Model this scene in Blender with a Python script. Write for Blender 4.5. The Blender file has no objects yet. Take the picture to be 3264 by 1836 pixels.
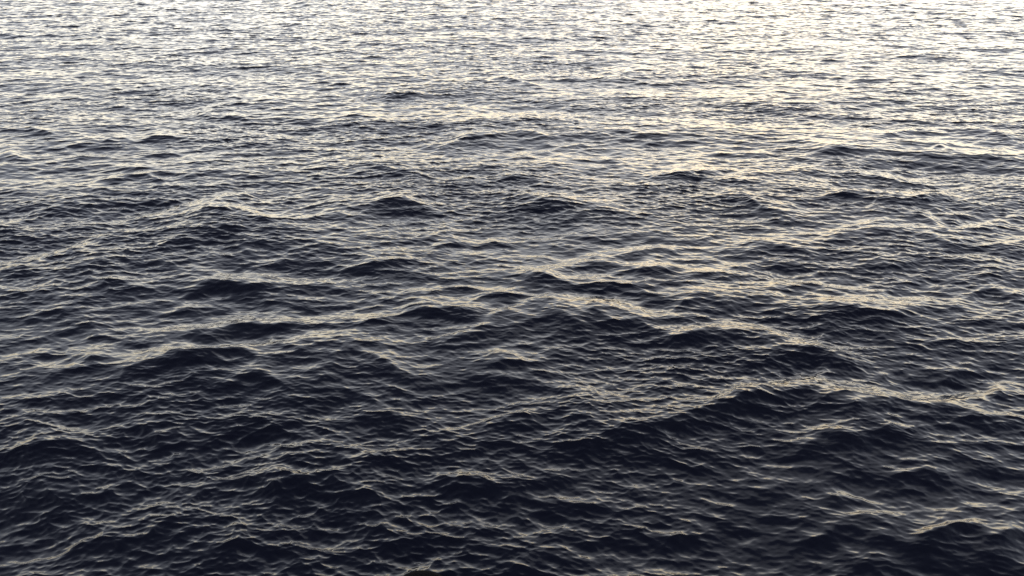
import bpy, math, random
import numpy as np

# ------------------------------------------------------------------ camera, sky, sun, exposure
S = bpy.context.scene
COL = S.collection
R = math.radians
CAM_H = 10.0
PITCH = 22.6          # degrees below the horizon at the picture centre
HFOV = 60.0

cam_d = bpy.data.cameras.new('camera')
cam = bpy.data.objects.new('camera', cam_d)
COL.objects.link(cam)
cam.location = (0, 0, CAM_H)
cam.rotation_euler = (R(90 - PITCH), 0, 0)
cam_d.sensor_fit = 'HORIZONTAL'
cam_d.angle = R(HFOV)
cam_d.clip_start = 0.05
cam_d.clip_end = 20000
S.camera = cam

SUN_EL, SUN_AZ = 8.0, 14.0        # azimuth clockwise from +Y (straight ahead)
W = bpy.data.worlds.new('World')
S.world = W
W.use_nodes = True
nt = W.node_tree
nt.nodes.clear()
def N(t, tree=None, **kw):
    n = (tree or nt).nodes.new(t)
    for k, v in kw.items(): setattr(n, k, v)
    return n
out = N('ShaderNodeOutputWorld')
sky = N('ShaderNodeTexSky', sky_type='NISHITA', sun_disc=False)
sky.sun_elevation = R(SUN_EL); sky.sun_rotation = R(SUN_AZ)
sky.dust_density = 1.0
bg1 = N('ShaderNodeBackground'); bg1.inputs[1].default_value = 0.015
nt.links.new(sky.outputs[0], bg1.inputs[0])
# the evening cloud sheet: glowing low ahead, dark overhead
tc = N('ShaderNodeTexCoord')
sep = N('ShaderNodeSeparateXYZ'); nt.links.new(tc.outputs['Generated'], sep.inputs[0])
ramp = N('ShaderNodeValToRGB'); ramp.color_ramp.interpolation = 'B_SPLINE'
el = ramp.color_ramp.elements
stops = [(0.0, (0.50,0.43,0.30)), (0.05, (0.78,0.66,0.46)), (0.10, (0.98,0.87,0.64)), (0.15, (0.70,0.67,0.61)), (0.20, (0.50,0.505,0.515)), (0.28, (0.38,0.395,0.435)),
         (0.40, (0.20,0.212,0.258)), (0.56, (0.086,0.094,0.128)), (0.75, (0.034,0.037,0.060)), (1.0, (0.018,0.019,0.038))]
el[0].position, el[0].color = stops[0][0], (*stops[0][1], 1)
el[1].position, el[1].color = stops[-1][0], (*stops[-1][1], 1)
for p, c in stops[1:-1]:
    e = el.new(p); e.color = (*c, 1)
# soft cloud structure shifts the edge of the glow
cn = N('ShaderNodeTexNoise'); cn.inputs['Scale'].default_value = 3.0; cn.inputs['Detail'].default_value = 4
mp = N('ShaderNodeMapping'); mp.inputs['Scale'].default_value = (1, 1, 2.5)
nt.links.new(tc.outputs['Generated'], mp.inputs[0]); nt.links.new(mp.outputs[0], cn.inputs['Vector'])
mr = N('ShaderNodeMapRange'); mr.inputs[1].default_value = 0.3; mr.inputs[2].default_value = 0.7
mr.inputs[3].default_value = -0.07; mr.inputs[4].default_value = 0.07
nt.links.new(cn.outputs[0], mr.inputs[0])
ad = N('ShaderNodeMath', operation='ADD'); nt.links.new(sep.outputs[2], ad.inputs[0]); nt.links.new(mr.outputs[0], ad.inputs[1])
nt.links.new(ad.outputs[0], ramp.inputs[0])
# brighter towards the hidden sun
dt = N('ShaderNodeVectorMath', operation='DOT_PRODUCT')
dt.inputs[1].default_value = (math.sin(R(SUN_AZ+8)), math.cos(R(SUN_AZ+8)), 0)
nt.links.new(tc.outputs['Generated'], dt.inputs[0])
m2 = N('ShaderNodeMapRange', interpolation_type='SMOOTHSTEP'); m2.inputs[1].default_value = 0.2; m2.inputs[2].default_value = 1.0
m2.inputs[3].default_value = 0.78; m2.inputs[4].default_value = 1.0
nt.links.new(dt.outputs['Value'], m2.inputs[0])
SKY_GAIN = 3.4
m3 = N('ShaderNodeMath', operation='MULTIPLY'); m3.inputs[1].default_value = SKY_GAIN
nt.links.new(m2.outputs[0], m3.inputs[0])
bg2 = N('ShaderNodeBackground'); nt.links.new(ramp.outputs[0], bg2.inputs[0]); nt.links.new(m3.outputs[0], bg2.inputs[1])
addw = N('ShaderNodeAddShader'); nt.links.new(bg1.outputs[0], addw.inputs[0]); nt.links.new(bg2.outputs[0], addw.inputs[1])
nt.links.new(addw.outputs[0], out.inputs[0])

sd = bpy.data.lights.new('sun', 'SUN'); sd.energy = 0.2; sd.angle = R(72); sd.color = (1.0, 0.98, 0.93)
sun = bpy.data.objects.new('sun', sd); COL.objects.link(sun)
sun.rotation_euler = (R(90 - SUN_EL), 0, R(180 - SUN_AZ))

vs = S.view_settings
vs.view_transform = 'Standard'; vs.look = 'None'; vs.gamma = 1.0; vs.use_curve_mapping = False
vs.exposure = 0.0
S.cycles.max_bounces = 4

# ------------------------------------------------------------------ the sea
rng = np.random.default_rng(11)

def cascade(L, n, lmin, lmax, slope, wind_deg, spread, chop):
    """A periodic patch of random sea, L metres wide: height and the two horizontal shifts."""
    kx = 2*np.pi*np.fft.fftfreq(n, L/n)[:, None]
    ky = 2*np.pi*np.fft.rfftfreq(n, L/n)[None, :]
    k = np.sqrt(kx**2 + ky**2); k[0, 0] = 1e-6
    wx, wy = math.sin(R(wind_deg)), math.cos(R(wind_deg))
    ct = np.abs((kx*wx + ky*wy)/k)
    amp = k**-2.0 * (0.12 + 0.88*ct**spread)**0.5
    k1, k0 = 2*np.pi/lmin, 2*np.pi/lmax
    amp = amp*np.exp(-0.5*(np.maximum(0, np.log(k/k1))/0.12)**2)*np.exp(-0.5*(np.maximum(0, np.log(k0/k))/0.25)**2)
    amp[0, 0] = 0
    H = amp*(rng.normal(size=k.shape) + 1j*rng.normal(size=k.shape))
    h = np.fft.irfft2(H, s=(n, n))
    sx = np.fft.irfft2(1j*kx*H, s=(n, n)); sy = np.fft.irfft2(1j*ky*H, s=(n, n))
    s = slope/math.sqrt((sx**2 + sy**2).mean())
    dx = np.fft.irfft2(1j*kx/k*H, s=(n, n))*s*chop; dy = np.fft.irfft2(1j*ky/k*H, s=(n, n))*s*chop
    return L, n, np.stack([dx, dy, h*s], -1).astype(np.float32)

def sample(c, x, y, rot=0.0):
    L, n, f = c
    cr, sr = math.cos(R(rot)), math.sin(R(rot))
    u = (x*cr + y*sr)*(n/L); v = (-x*sr + y*cr)*(n/L)
    i = np.floor(u); j = np.floor(v)
    fu = (u - i)[..., None].astype(np.float32); fv = (v - j)[..., None].astype(np.float32)
    i = i.astype(np.int64) % n; j = j.astype(np.int64) % n
    i1 = (i+1) % n; j1 = (j+1) % n
    d = (f[i, j]*(1-fu) + f[i1, j]*fu)*(1-fv) + (f[i, j1]*(1-fu) + f[i1, j1]*fu)*fv
    return np.stack([d[..., 0]*cr - d[..., 1]*sr, d[..., 0]*sr + d[..., 1]*cr, d[..., 2]], -1)

RIDGES = [   # the larger waves: width of the near face (m), steepness, crest line on the sea (m)
    (1.53, 1.00, [(-13.68, 24.64), (-13.37, 25.48), (-12.91, 26.11), (-12.04, 26.22), (-11.16, 26.11), (-10.06, 25.83)]),
    (1.04, 1.00, [(-12.54, 23.83), (-11.72, 24.34), (-10.93, 24.07), (-10.28, 23.95)]),
    (1.10, 1.00, [(-14.93, 23.86), (-13.88, 23.39), (-12.46, 23.05)]),
    (1.15, 1.00, [(-9.64, 23.83), (-8.86, 24.34), (-8.47, 24.17), (-7.71, 23.95), (-6.81, 23.74)]),
    (0.46, 0.70, [(-10.95, 20.61), (-10.74, 20.84), (-10.19, 20.61)]),
    (0.85, 1.00, [(-8.02, 21.14), (-7.56, 21.41), (-7.01, 21.38), (-6.41, 21.34), (-5.86, 21.47), (-5.60, 21.34)]),
    (1.72, 1.20, [(-8.81, 18.78), (-8.18, 19.17), (-7.42, 19.58), (-6.54, 19.67), (-6.18, 19.40), (-5.81, 19.63), (-5.33, 19.95), (-4.90, 19.79)]),
    (0.63, 1.00, [(-10.73, 18.56), (-10.37, 19.31), (-9.48, 19.40)]),
    (1.13, 1.00, [(-6.49, 17.79), (-6.10, 18.28), (-5.64, 18.28), (-5.03, 17.82)]),
    (1.23, 1.10, [(-4.92, 17.59), (-4.26, 18.00), (-3.70, 17.86), (-3.06, 17.53)]),
    (1.26, 1.20, [(-4.63, 19.31), (-3.90, 19.63), (-3.26, 19.47), (-2.65, 18.86)]),
    (1.15, 1.20, [(-8.39, 16.08), (-8.08, 16.29), (-7.77, 16.08), (-7.35, 15.84), (-6.73, 15.62)]),
    (1.22, 1.40, [(-4.82, 13.81), (-4.48, 14.06), (-4.11, 14.28), (-3.61, 14.36), (-3.27, 14.30), (-2.62, 13.97)]),
    (0.87, 1.00, [(-10.23, 15.02), (-9.64, 15.36), (-9.15, 15.54), (-8.49, 15.36)]),
    (0.84, 1.00, [(-9.15, 13.44), (-8.78, 13.86), (-8.29, 14.07), (-7.34, 14.07)]),
    (0.42, 1.00, [(-7.97, 12.31), (-7.29, 12.60), (-6.74, 12.86), (-6.13, 13.03)]),
    (0.48, 0.90, [(-5.51, 12.04), (-5.09, 12.20), (-4.60, 12.77)]),
    (1.07, 1.00, [(0.19, 24.41), (0.72, 24.69), (1.41, 24.51), (1.73, 24.07)]),
    (1.28, 1.00, [(1.26, 24.99), (2.03, 25.97), (2.50, 26.11), (3.49, 25.83), (4.25, 25.48), (5.43, 25.09)]),
    (0.90, 1.00, [(-3.80, 21.57), (-2.83, 21.98), (-1.90, 22.08), (-1.24, 22.38), (-0.63, 22.19)]),
    (1.64, 1.10, [(-1.23, 20.52), (-0.79, 21.03), (-0.38, 21.41), (0.40, 21.57), (0.92, 21.94), (1.42, 21.67), (1.87, 20.95)]),
    (1.04, 1.00, [(1.57, 21.38), (2.14, 21.80), (2.43, 21.51), (2.80, 21.24), (3.30, 21.51), (3.80, 20.97)]),
    (0.87, 0.80, [(-1.86, 19.95), (-1.41, 20.45), (-0.82, 20.71)]),
    (0.87, 0.90, [(-0.79, 18.64), (-0.20, 19.08), (0.52, 19.30), (1.42, 19.55), (1.94, 19.31)]),
    (1.40, 1.10, [(-2.20, 18.12), (-1.70, 18.24), (-0.31, 18.24), (0.64, 18.18), (1.14, 17.92)]),
    (0.56, 0.90, [(-3.16, 16.45), (-2.76, 16.58), (-2.42, 16.33), (-2.11, 16.51), (-1.83, 16.43)]),
    (0.85, 1.00, [(-0.24, 16.16), (0.32, 16.40), (0.64, 16.52), (1.07, 16.40), (1.54, 16.34), (2.15, 15.89)]),
    (1.62, 1.20, [(2.46, 16.30), (2.89, 16.35), (4.05, 16.70), (4.71, 16.82), (5.31, 17.27), (6.03, 17.53), (6.73, 17.86), (6.81, 17.39), (7.47, 17.25), (7.74, 16.85)]),
    (0.91, 1.20, [(7.56, 17.20), (8.62, 17.39), (8.87, 17.20), (9.12, 17.05), (9.65, 17.14), (9.86, 16.98), (10.18, 16.65), (10.76, 16.85), (11.16, 16.78)]),
    (1.04, 1.10, [(3.99, 20.19), (4.40, 20.45), (4.92, 20.58), (5.57, 20.45), (6.17, 19.88)]),
    (0.82, 1.00, [(6.22, 19.79), (7.02, 19.79), (7.70, 19.63), (8.08, 19.17)]),
    (0.73, 1.00, [(4.35, 22.08), (5.16, 22.79), (5.69, 22.79), (6.14, 22.27)]),
    (1.24, 1.10, [(6.14, 22.99), (7.19, 23.19), (7.49, 22.79), (8.62, 22.48), (9.54, 22.19), (10.53, 22.19), (11.57, 22.50), (12.23, 22.83)]),
    (1.53, 1.10, [(12.11, 22.48), (13.49, 23.74), (14.04, 24.17), (14.33, 23.74), (14.75, 23.51)]),
    (0.82, 0.80, [(8.11, 24.07), (8.98, 24.24), (9.49, 23.83)]),
    (1.41, 1.00, [(7.73, 27.08), (8.64, 27.77), (9.21, 27.22), (9.57, 26.41)]),
    (1.38, 1.00, [(10.28, 27.92), (11.10, 28.59), (12.12, 28.65), (12.91, 28.65), (13.94, 28.82), (14.37, 28.24)]),
    (0.91, 0.80, [(10.59, 25.75), (11.74, 25.83), (12.33, 25.62)]),
    (1.34, 1.00, [(7.62, 32.74), (8.49, 33.33), (8.94, 33.33), (9.09, 32.54), (9.41, 31.63), (10.02, 30.91), (10.88, 30.61)]),
    (1.22, 0.90, [(12.32, 36.80), (13.75, 37.36), (14.57, 37.00), (15.55, 36.30), (16.50, 35.62)]),
    (1.34, 1.00, [(5.61, 35.62), (6.30, 36.10), (7.24, 36.30), (7.87, 36.95), (8.79, 36.75)]),
    (1.16, 0.90, [(12.69, 31.98), (13.44, 32.54), (13.67, 31.98), (15.16, 32.38), (15.71, 32.74), (16.12, 32.18)]),
    (0.62, 0.70, [(11.83, 33.12), (12.38, 33.41), (13.03, 32.95)]),
    (1.05, 0.90, [(18.95, 44.00), (20.84, 45.14), (21.52, 44.49)]),
    (0.85, 0.70, [(8.30, 39.55), (9.61, 40.08), (10.29, 39.55)]),
    (1.15, 0.70, [(13.28, 39.55), (15.10, 40.38), (16.66, 40.38)]),
    (1.03, 0.80, [(22.33, 44.63), (23.46, 45.14), (24.49, 44.49), (24.49, 42.12)]),
    (0.95, 0.80, [(19.26, 40.62), (20.22, 41.23), (20.51, 40.38)]),
    (1.82, 1.30, [(-3.18, 41.48), (-1.99, 43.04), (-0.99, 43.31), (-0.05, 44.49), (0.92, 44.28), (1.74, 43.04)]),
    (1.23, 1.00, [(-6.86, 36.55), (-5.90, 37.26), (-5.24, 37.00), (-4.04, 36.30)]),
    (1.85, 1.00, [(-6.30, 31.63), (-5.64, 31.98), (-4.74, 32.18), (-3.60, 31.82), (-2.47, 31.28)]),
    (2.02, 1.20, [(-11.58, 29.76), (-11.07, 30.43), (-10.19, 31.02), (-9.21, 30.58), (-8.53, 29.76)]),
    (1.23, 1.00, [(-8.66, 30.25), (-7.42, 30.58), (-6.43, 30.91), (-5.50, 30.80)]),
    (1.31, 1.10, [(0.40, 31.63), (1.06, 31.90), (2.30, 31.63), (2.88, 31.98), (3.78, 31.63)]),
    (0.71, 0.70, [(-0.41, 30.58), (0.23, 30.76), (0.75, 30.43)]),
    (0.78, 0.80, [(1.59, 30.43), (2.60, 30.51), (3.27, 30.36)]),
    (0.75, 1.00, [(-2.43, 27.34), (-1.84, 27.92), (-1.44, 27.77)]),
    (0.76, 0.90, [(-0.86, 27.92), (-0.62, 28.20), (-0.13, 27.77)]),
    (0.74, 0.90, [(-4.73, 25.27), (-3.93, 25.75), (-3.18, 26.08), (-2.68, 25.97)]),
    (0.58, 0.60, [(-2.98, 28.24), (-2.09, 29.11), (-1.44, 29.21)]),
    (1.03, 0.90, [(-16.62, 35.38), (-15.45, 36.10), (-14.28, 35.38), (-13.49, 36.05), (-12.66, 36.35)]),
    (0.79, 0.70, [(-16.73, 34.02), (-15.80, 34.33), (-14.76, 34.55), (-13.83, 34.46)]),
    (1.32, 1.00, [(-17.62, 31.10), (-16.96, 31.74), (-16.66, 32.54), (-15.83, 32.18)]),
    (0.72, 0.80, [(-15.62, 32.46), (-14.46, 32.34), (-13.35, 32.34), (-12.49, 33.07), (-11.77, 33.50)]),
    (1.15, 0.90, [(-20.79, 41.79), (-19.74, 42.12), (-19.27, 43.04), (-18.32, 42.51)]),
    (1.17, 0.90, [(-18.05, 41.92), (-17.50, 43.31), (-16.54, 43.04), (-15.25, 43.04)]),
    (1.10, 0.80, [(-26.05, 44.71), (-24.60, 44.78), (-22.94, 43.65), (-21.77, 43.31)]),
    (1.65, 1.00, [(-23.42, 39.79), (-22.77, 39.55), (-21.88, 38.87)]),
    (1.24, 0.80, [(-23.02, 50.60), (-22.62, 51.24), (-20.95, 50.42), (-19.97, 50.24)]),
    (1.44, 0.80, [(-16.91, 48.18), (-15.87, 48.43), (-14.16, 47.44)]),
    (0.83, 1.00, [(-11.62, 27.34), (-11.19, 27.77), (-10.23, 27.49)]),
    (0.70, 0.90, [(-9.07, 26.53), (-8.69, 26.81), (-8.11, 26.41)]),
    (0.50, 0.80, [(-17.27, 28.24), (-16.48, 28.43), (-15.83, 28.20)]),
    (0.61, 0.80, [(-14.58, 26.53), (-14.09, 26.67), (-13.09, 26.53)]),
    (0.88, 0.90, [(-15.55, 25.02), (-15.08, 25.41), (-14.26, 25.27)]),
    (0.80, 0.80, [(-11.23, 28.75), (-10.08, 28.88), (-8.46, 28.98)]),
    (0.47, 0.70, [(-14.54, 29.21), (-13.51, 29.42)]),
    (1.10, 1.10, [(5.75, 15.45), (6.38, 15.74), (6.87, 15.68), (7.19, 15.29)]),
    (0.77, 1.00, [(4.48, 13.91), (5.12, 14.25), (5.43, 14.34), (5.68, 14.25), (6.00, 13.96), (6.30, 13.78)]),
    (0.94, 0.90, [(7.26, 14.34), (7.90, 14.54), (8.17, 14.50), (8.48, 14.25)]),
    (0.41, 0.60, [(8.65, 14.48), (9.46, 14.63), (9.49, 14.48), (9.91, 14.43)]),
    (0.74, 1.10, [(4.82, 12.63), (5.46, 12.72), (6.00, 12.80), (6.36, 12.63), (6.77, 12.51), (7.16, 12.72), (7.55, 12.80), (8.15, 12.96), (8.34, 12.56)]),
    (0.57, 0.90, [(2.00, 12.51), (2.35, 12.47), (2.93, 12.63), (3.15, 12.72), (3.43, 12.56)]),
    (0.73, 1.10, [(8.14, 12.47), (8.69, 12.60), (8.95, 12.63)]),
    (0.48, 0.70, [(7.71, 15.87), (8.15, 15.91), (8.61, 16.36), (8.91, 16.19)]),
    (0.56, 0.80, [(9.36, 16.43), (9.87, 16.57), (10.15, 16.19)]),
    (0.67, 0.90, [(-1.12, 13.91), (-0.71, 14.05), (-0.38, 14.14), (-0.18, 13.96), (0.28, 13.78)]),
    (0.56, 0.90, [(0.25, 13.64), (0.77, 13.73), (1.34, 13.69), (1.78, 13.49)]),
    (0.51, 0.80, [(0.44, 15.57), (1.03, 15.51), (1.86, 15.49)]),
    (0.60, 0.80, [(-2.68, 12.86), (-1.68, 13.12), (-1.24, 12.95), (-0.46, 12.98)]),
    (0.35, 0.80, [(0.06, 11.84), (0.60, 12.10), (1.23, 12.17), (1.73, 12.03)]),
    (0.40, 0.60, [(-2.91, 12.27), (-2.34, 12.43), (-1.54, 12.51)]),
    (1.34, 0.80, [(-15.28, 63.16), (-14.07, 63.99), (-12.06, 62.35)]),
    (1.54, 1.00, [(-2.58, 59.54), (-0.67, 60.28), (1.59, 58.34)]),
    (1.02, 0.80, [(-8.69, 54.47), (-6.79, 54.89), (-4.78, 54.16)]),
    (1.20, 0.70, [(6.99, 62.89), (8.57, 63.43), (9.69, 62.35)]),
    (1.13, 1.00, [(-9.05, 47.93), (-8.13, 48.59), (-7.07, 47.77)]),
]
BACKS = [   # long back slopes leaning away from the ship
    (1.16, 1.00, [(-14.23, 30.43), (-11.75, 32.54), (-10.39, 33.71)]),
    (1.04, 1.00, [(-16.09, 26.02), (-14.80, 27.17), (-13.77, 28.72), (-12.95, 29.38)]),
    (0.70, 1.10, [(-9.39, 19.55), (-8.01, 19.72), (-6.70, 20.25), (-5.50, 20.71), (-4.19, 20.80)]),
    (0.97, 0.90, [(-8.79, 24.71), (-6.91, 24.76), (-5.24, 24.46)]),
    (0.87, 1.00, [(-9.30, 20.99), (-8.50, 21.18), (-7.30, 21.77), (-5.35, 21.73), (-3.81, 21.98)]),
    (0.51, 1.00, [(0.80, 23.10), (-0.23, 22.19), (-0.80, 21.34)]),
    (0.83, 1.00, [(1.01, 23.16), (2.25, 23.05), (3.76, 22.08), (4.54, 21.90)]),
    (0.79, 1.10, [(4.08, 20.71), (5.29, 21.08), (6.26, 21.14), (7.19, 20.34), (7.93, 19.79), (8.67, 19.30)]),
    (0.80, 1.30, [(4.55, 17.56), (5.80, 17.89), (6.87, 18.34), (7.62, 18.86)]),
    (0.84, 1.30, [(7.02, 18.04), (8.12, 17.82), (8.82, 17.50), (9.45, 17.42), (10.81, 17.86), (11.60, 18.42)]),
    (0.36, 1.10, [(-6.46, 14.10), (-5.54, 14.38), (-4.59, 14.70)]),
    (0.36, 1.10, [(-4.70, 14.63), (-4.00, 14.38), (-3.33, 14.49)]),
    (0.25, 1.00, [(-7.98, 12.31), (-7.05, 12.51), (-6.29, 12.94)]),
    (0.39, 1.00, [(-3.41, 15.19), (-2.37, 15.30)]),
    (0.57, 1.00, [(-0.65, 16.45), (0.47, 16.91)]),
    (0.41, 1.10, [(-1.45, 14.59), (-0.30, 14.33)]),
    (0.38, 1.20, [(-1.72, 11.89), (-0.88, 12.07)]),
    (0.28, 1.00, [(-0.02, 11.99), (0.61, 12.32)]),
    (0.19, 1.00, [(0.40, 13.76), (1.35, 13.78)]),
    (0.22, 1.00, [(7.03, 12.77), (8.36, 13.12)]),
    (0.26, 1.00, [(2.39, 12.77), (3.04, 12.80)]),
    (0.19, 1.00, [(7.34, 14.56), (8.23, 14.63)]),
    (1.07, 0.90, [(13.05, 34.33), (17.44, 33.71)]),
    (0.87, 0.80, [(15.04, 30.80), (15.32, 29.11), (18.83, 31.17)]),
    (1.03, 0.70, [(-0.62, 33.54), (2.50, 32.95)]),
    (0.73, 0.80, [(2.58, 27.08), (5.54, 27.65)]),
    (0.55, 0.80, [(10.73, 23.19), (12.22, 23.28)]),
    (0.82, 0.80, [(13.67, 26.44), (15.60, 26.30)]),
]

swell = cascade(173.0, 1536, 1.6, 9.0, 0.072, 6, 4, 1.6)
chopw = cascade(37.0, 1024, 0.45, 1.6, 0.088, 10, 3, 1.6)
ripA = cascade(11.3, 1024, 0.11, 0.45, 0.132, -17, 5, 1.45)
ripB = cascade(3.1, 512, 0.04, 0.11, 0.035, 26, 3, 1.0)
SWELL_NEAR = 0.7
FRONT, BACK = 0.26, 1.8

def ridge_field(X, Y):
    """Sharp crested waves: a steep face towards the ship, a longer back behind, tapering along the crest."""
    Z = np.zeros(X.shape, np.float32)
    for wf, st, line in RIDGES:
        wf = min(wf, 5.0); wb = BACK*wf
        L = np.array(line); seg = np.hypot(*(L[1:] - L[:-1]).T); tot = seg.sum(); end = 0.32*tot + 0.4*wf
        xs = np.linspace(0, 1, 40)*tot; cu = np.concatenate([[0], np.cumsum(seg)])
        px, py = np.interp(xs, cu, L[:, 0]), np.interp(xs, cu, L[:, 1])
        m = 4*wf
        sel = np.nonzero((X > px.min() - m) & (X < px.max() + m) & (Y > py.min() - m) & (Y < py.max() + 2*m))
        x, y = X[sel], Y[sel]
        # radial direction: the face looks at the ship
        a = np.arctan2(px.mean(), py.mean()); ca, sa = math.cos(a), math.sin(a)
        u, v = x*ca - y*sa, x*sa + y*ca
        pu, pv = px*ca - py*sa, px*sa + py*ca
        o = np.argsort(pu); pu, pv = pu[o], pv[o]
        c = np.interp(u, pu, pv)
        ph = wf*7.1 + px[0]
        c = c + wf*(0.10*np.sin(u*2.3/wf + ph) + 0.06*np.sin(u*5.1/wf + 2*ph))
        d = c - v
        w = np.where(d > 0, 0.55*wf, 0.75*wb); e = 0.10*wf
        prof = np.exp(-(np.sqrt(d*d + e*e) - e)/w)
        t = np.minimum(u - pu[0], pu[-1] - u)
        k = 1/(1 + np.exp(-(t/end)*4.0 + 0.3))
        k = k*(0.84 + 0.28*np.sin(u*1.7/wf + 3*ph) + 0.14*np.sin(u*4.3/wf + ph))
        Z[sel] += (FRONT*st*0.55*wf*prof*k).astype(np.float32)
    return Z

BACK_SLOPE = 0.18

def back_field(X, Y):
    Z = np.zeros(X.shape, np.float32)
    for wf, st, line in BACKS:
        L = np.array(line); m = 3*wf; w = 0.85*wf
        xs = np.linspace(0, 1, 30)*(len(L) - 1)
        px, py = np.interp(xs, np.arange(len(L)), L[:, 0]), np.interp(xs, np.arange(len(L)), L[:, 1])
        sel = np.nonzero((X > px.min() - m) & (X < px.max() + m) & (Y > py.min() - m) & (Y < py.max() + m))
        x, y = X[sel], Y[sel]
        a = math.atan2(px.mean(), py.mean()); ca, sa = math.cos(a), math.sin(a)
        u, v = x*ca - y*sa, x*sa + y*ca
        pu, pv = px*ca - py*sa, px*sa + py*ca
        o = np.argsort(pu); pu, pv = pu[o], pv[o]
        d = v - np.interp(u, pu, pv)
        t = np.minimum(u - pu[0], pu[-1] - u)
        k = 1/(1 + np.exp(-t/(0.12*(pu[-1] - pu[0]))*2.5))
        Z[sel] -= (BACK_SLOPE*st*d*np.exp(-(d/w)**2)*k).astype(np.float32)
    return Z

gust = cascade(61.0, 256, 3.0, 20.0, 0.1, 0, 1, 0.0)

# polar grid, centred under the camera, fine ahead
fine = np.arange(-34.0, 34.0001, 0.05)
side = 34 + np.cumsum(0.05*1.05**np.arange(200)); side = side[side < 178]
ang = np.radians(np.concatenate([-side[::-1], fine, side]))
r = [9.6]
while r[-1] < 150: r.append(r[-1]*1.0013)
while r[-1] < 300: r.append(r[-1]*1.003)
while r[-1] < 9000: r.append(r[-1]*1.02)
inner = list(np.linspace(0.4, 9.6, 60))[:-1]
rad = np.array(inner + r)
A, RR = np.meshgrid(ang, rad)
X = (RR*np.sin(A)); Y = (RR*np.cos(A))
P = np.zeros(X.shape + (3,), np.float32)

def fade(lam):      # wavelengths the grid cannot carry fade out
    da = np.gradient(ang)[None, :]*RR; dr = np.gradient(rad)[:, None]
    sp = np.maximum(da, dr)
    return (1/(1 + (sp*1.5/lam)**4))[..., None].astype(np.float32)

g = sample(gust, X, Y)[..., 2]; g = g/g.std()
gmod = np.clip(1 + 0.42*g, 0.55, 1.7)[..., None].astype(np.float32)
far = np.clip((Y - 45)/60, 0, 1)[..., None].astype(np.float32)
P += sample(swell, X, Y)*fade(3)*(SWELL_NEAR + (0.8 - SWELL_NEAR)*far)
P[..., 2] += ridge_field(X, Y) + back_field(X, Y)
P += sample(chopw, X, Y, 17)*fade(0.8)*(1 + 0.4*far)
P += sample(ripA, X, Y, -23)*fade(0.25)*(0.4 + 0.6*gmod)
P += sample(ripB, X, Y, 31)*fade(0.08)*gmod
P[..., 0] += X; P[..., 1] += Y

nr, na = X.shape
me = bpy.data.meshes.new('sea_water')
me.vertices.add(nr*na)
me.vertices.foreach_set('co', P.reshape(-1))
i = np.arange(nr-1)[:, None]*na; j = np.arange(na)[None, :]; jn = (j+1) % na
q = np.stack([i + j, i + jn, i + na + jn, i + na + j], -1).reshape(-1, 4)[:, ::-1]
nf = len(q)
me.loops.add(nf*4); me.loops.foreach_set('vertex_index', q.reshape(-1).astype(np.int32))
me.polygons.add(nf)
me.polygons.foreach_set('loop_start', np.arange(nf, dtype=np.int32)*4)
me.update(calc_edges=True)
me.polygons.foreach_set('use_smooth', np.ones(nf, bool))
water = bpy.data.objects.new('sea_water', me); COL.objects.link(water)
water['kind'] = 'structure'

m = bpy.data.materials.new('deep_sea_water'); m.use_nodes = True
mt = m.node_tree; b = mt.nodes['Principled BSDF']
b.inputs['Base Color'].default_value = (0.0075, 0.009, 0.0175, 1)
b.inputs['Roughness'].default_value = 0.02
b.inputs['IOR'].default_value = 1.333
mc = N('ShaderNodeTexCoord', mt)
mm = N('ShaderNodeMapping', mt); mm.inputs['Scale'].default_value = (0.6, 1.5, 1)
mt.links.new(mc.outputs['Object'], mm.inputs[0])
n1 = N('ShaderNodeTexNoise', mt); n1.inputs['Scale'].default_value = 7; n1.inputs['Detail'].default_value = 4; n1.inputs['Roughness'].default_value = 0.6
mt.links.new(mm.outputs[0], n1.inputs['Vector'])
bp = N('ShaderNodeBump', mt); bp.inputs['Strength'].default_value = 1; bp.inputs['Distance'].default_value = 0.003
mt.links.new(n1.outputs[0], bp.inputs['Height']); mt.links.new(bp.outputs[0], b.inputs['Normal'])
me.materials.append(m)

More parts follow.
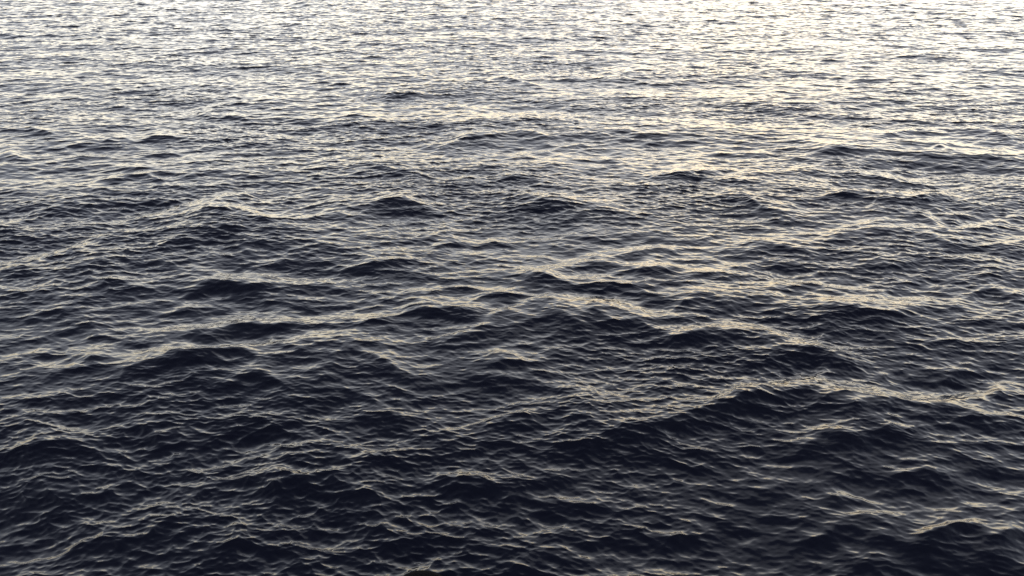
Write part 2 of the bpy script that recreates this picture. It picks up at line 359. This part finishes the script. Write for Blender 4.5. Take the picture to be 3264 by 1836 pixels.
# ------------------------------------------------------------------ the dark buoy cut by the picture's lower edge
def squircle(rings, seg=64):
    """Rounded drum from (radius, height) rings, slightly out of round."""
    v = []; f = []
    for rr, z in rings:
        for q in range(seg):
            t = 2*math.pi*q/seg
            w = rr*(1 + 0.03*math.cos(2*t + 0.6) + 0.012*math.cos(3*t))
            v.append((w*math.cos(t), w*math.sin(t), z))
    for a_ in range(len(rings) - 1):
        for q in range(seg):
            q2 = (q + 1) % seg
            f.append((a_*seg + q, a_*seg + q2, (a_+1)*seg + q2, (a_+1)*seg + q))
    f.append(tuple(range(seg))[::-1]); f.append(tuple((len(rings)-1)*seg + q for q in range(seg)))
    return v, f

def part(name, v, f, mat, parent):
    md = bpy.data.meshes.new(name); md.from_pydata(v, [], f); md.update()
    md.polygons.foreach_set('use_smooth', [len(p.vertices) == 4 for p in md.polygons])
    md.materials.append(mat)
    o = bpy.data.objects.new(name, md); COL.objects.link(o); o.parent = parent
    return o

def rubber(name, col, rough):
    mr_ = bpy.data.materials.new(name); mr_.use_nodes = True
    t = mr_.node_tree; bb = t.nodes['Principled BSDF']
    bb.inputs['Roughness'].default_value = rough; bb.inputs['Specular IOR Level'].default_value = 0.05
    ns = t.nodes.new('ShaderNodeTexNoise'); ns.inputs['Scale'].default_value = 9; ns.inputs['Detail'].default_value = 6
    rp = t.nodes.new('ShaderNodeValToRGB')
    rp.color_ramp.elements[0].color = (*[c*0.6 for c in col], 1); rp.color_ramp.elements[1].color = (*[c*1.5 for c in col], 1)
    t.links.new(ns.outputs[0], rp.inputs[0]); t.links.new(rp.outputs[0], bb.inputs['Base Color'])
    bu = t.nodes.new('ShaderNodeBump'); bu.inputs['Distance'].default_value = 0.004
    t.links.new(ns.outputs[0], bu.inputs['Height']); t.links.new(bu.outputs[0], bb.inputs['Normal'])
    return mr_

BUOY = (-1.44, 11.24, 0.02)
buoy = bpy.data.objects.new('floating_buoy', None); COL.objects.link(buoy)
buoy.location = BUOY; buoy.rotation_euler = (R(-2), R(3), R(20))
buoy['label'] = 'dark rounded buoy low in the water, cut off by the bottom edge of the photo'
buoy['category'] = 'buoy'
black = rubber('weathered_black_rubber', (0.004, 0.004, 0.006), 0.9)
rings = [(0.30, -0.20), (0.40, -0.17)]
for q in range(0, 19):
    t = math.pi/2*q/18
    rings.append((0.44*math.cos(t)**0.75 if q < 18 else 0.02, 0.27*math.sin(t)**0.9))
part('float_body', *squircle(rings), black, buoy)
band = [(0.43, -0.075), (0.462, -0.065), (0.47, -0.04), (0.47, -0.01), (0.462, 0.015), (0.43, 0.025)]
part('rubbing_band', *squircle(band), black, buoy)
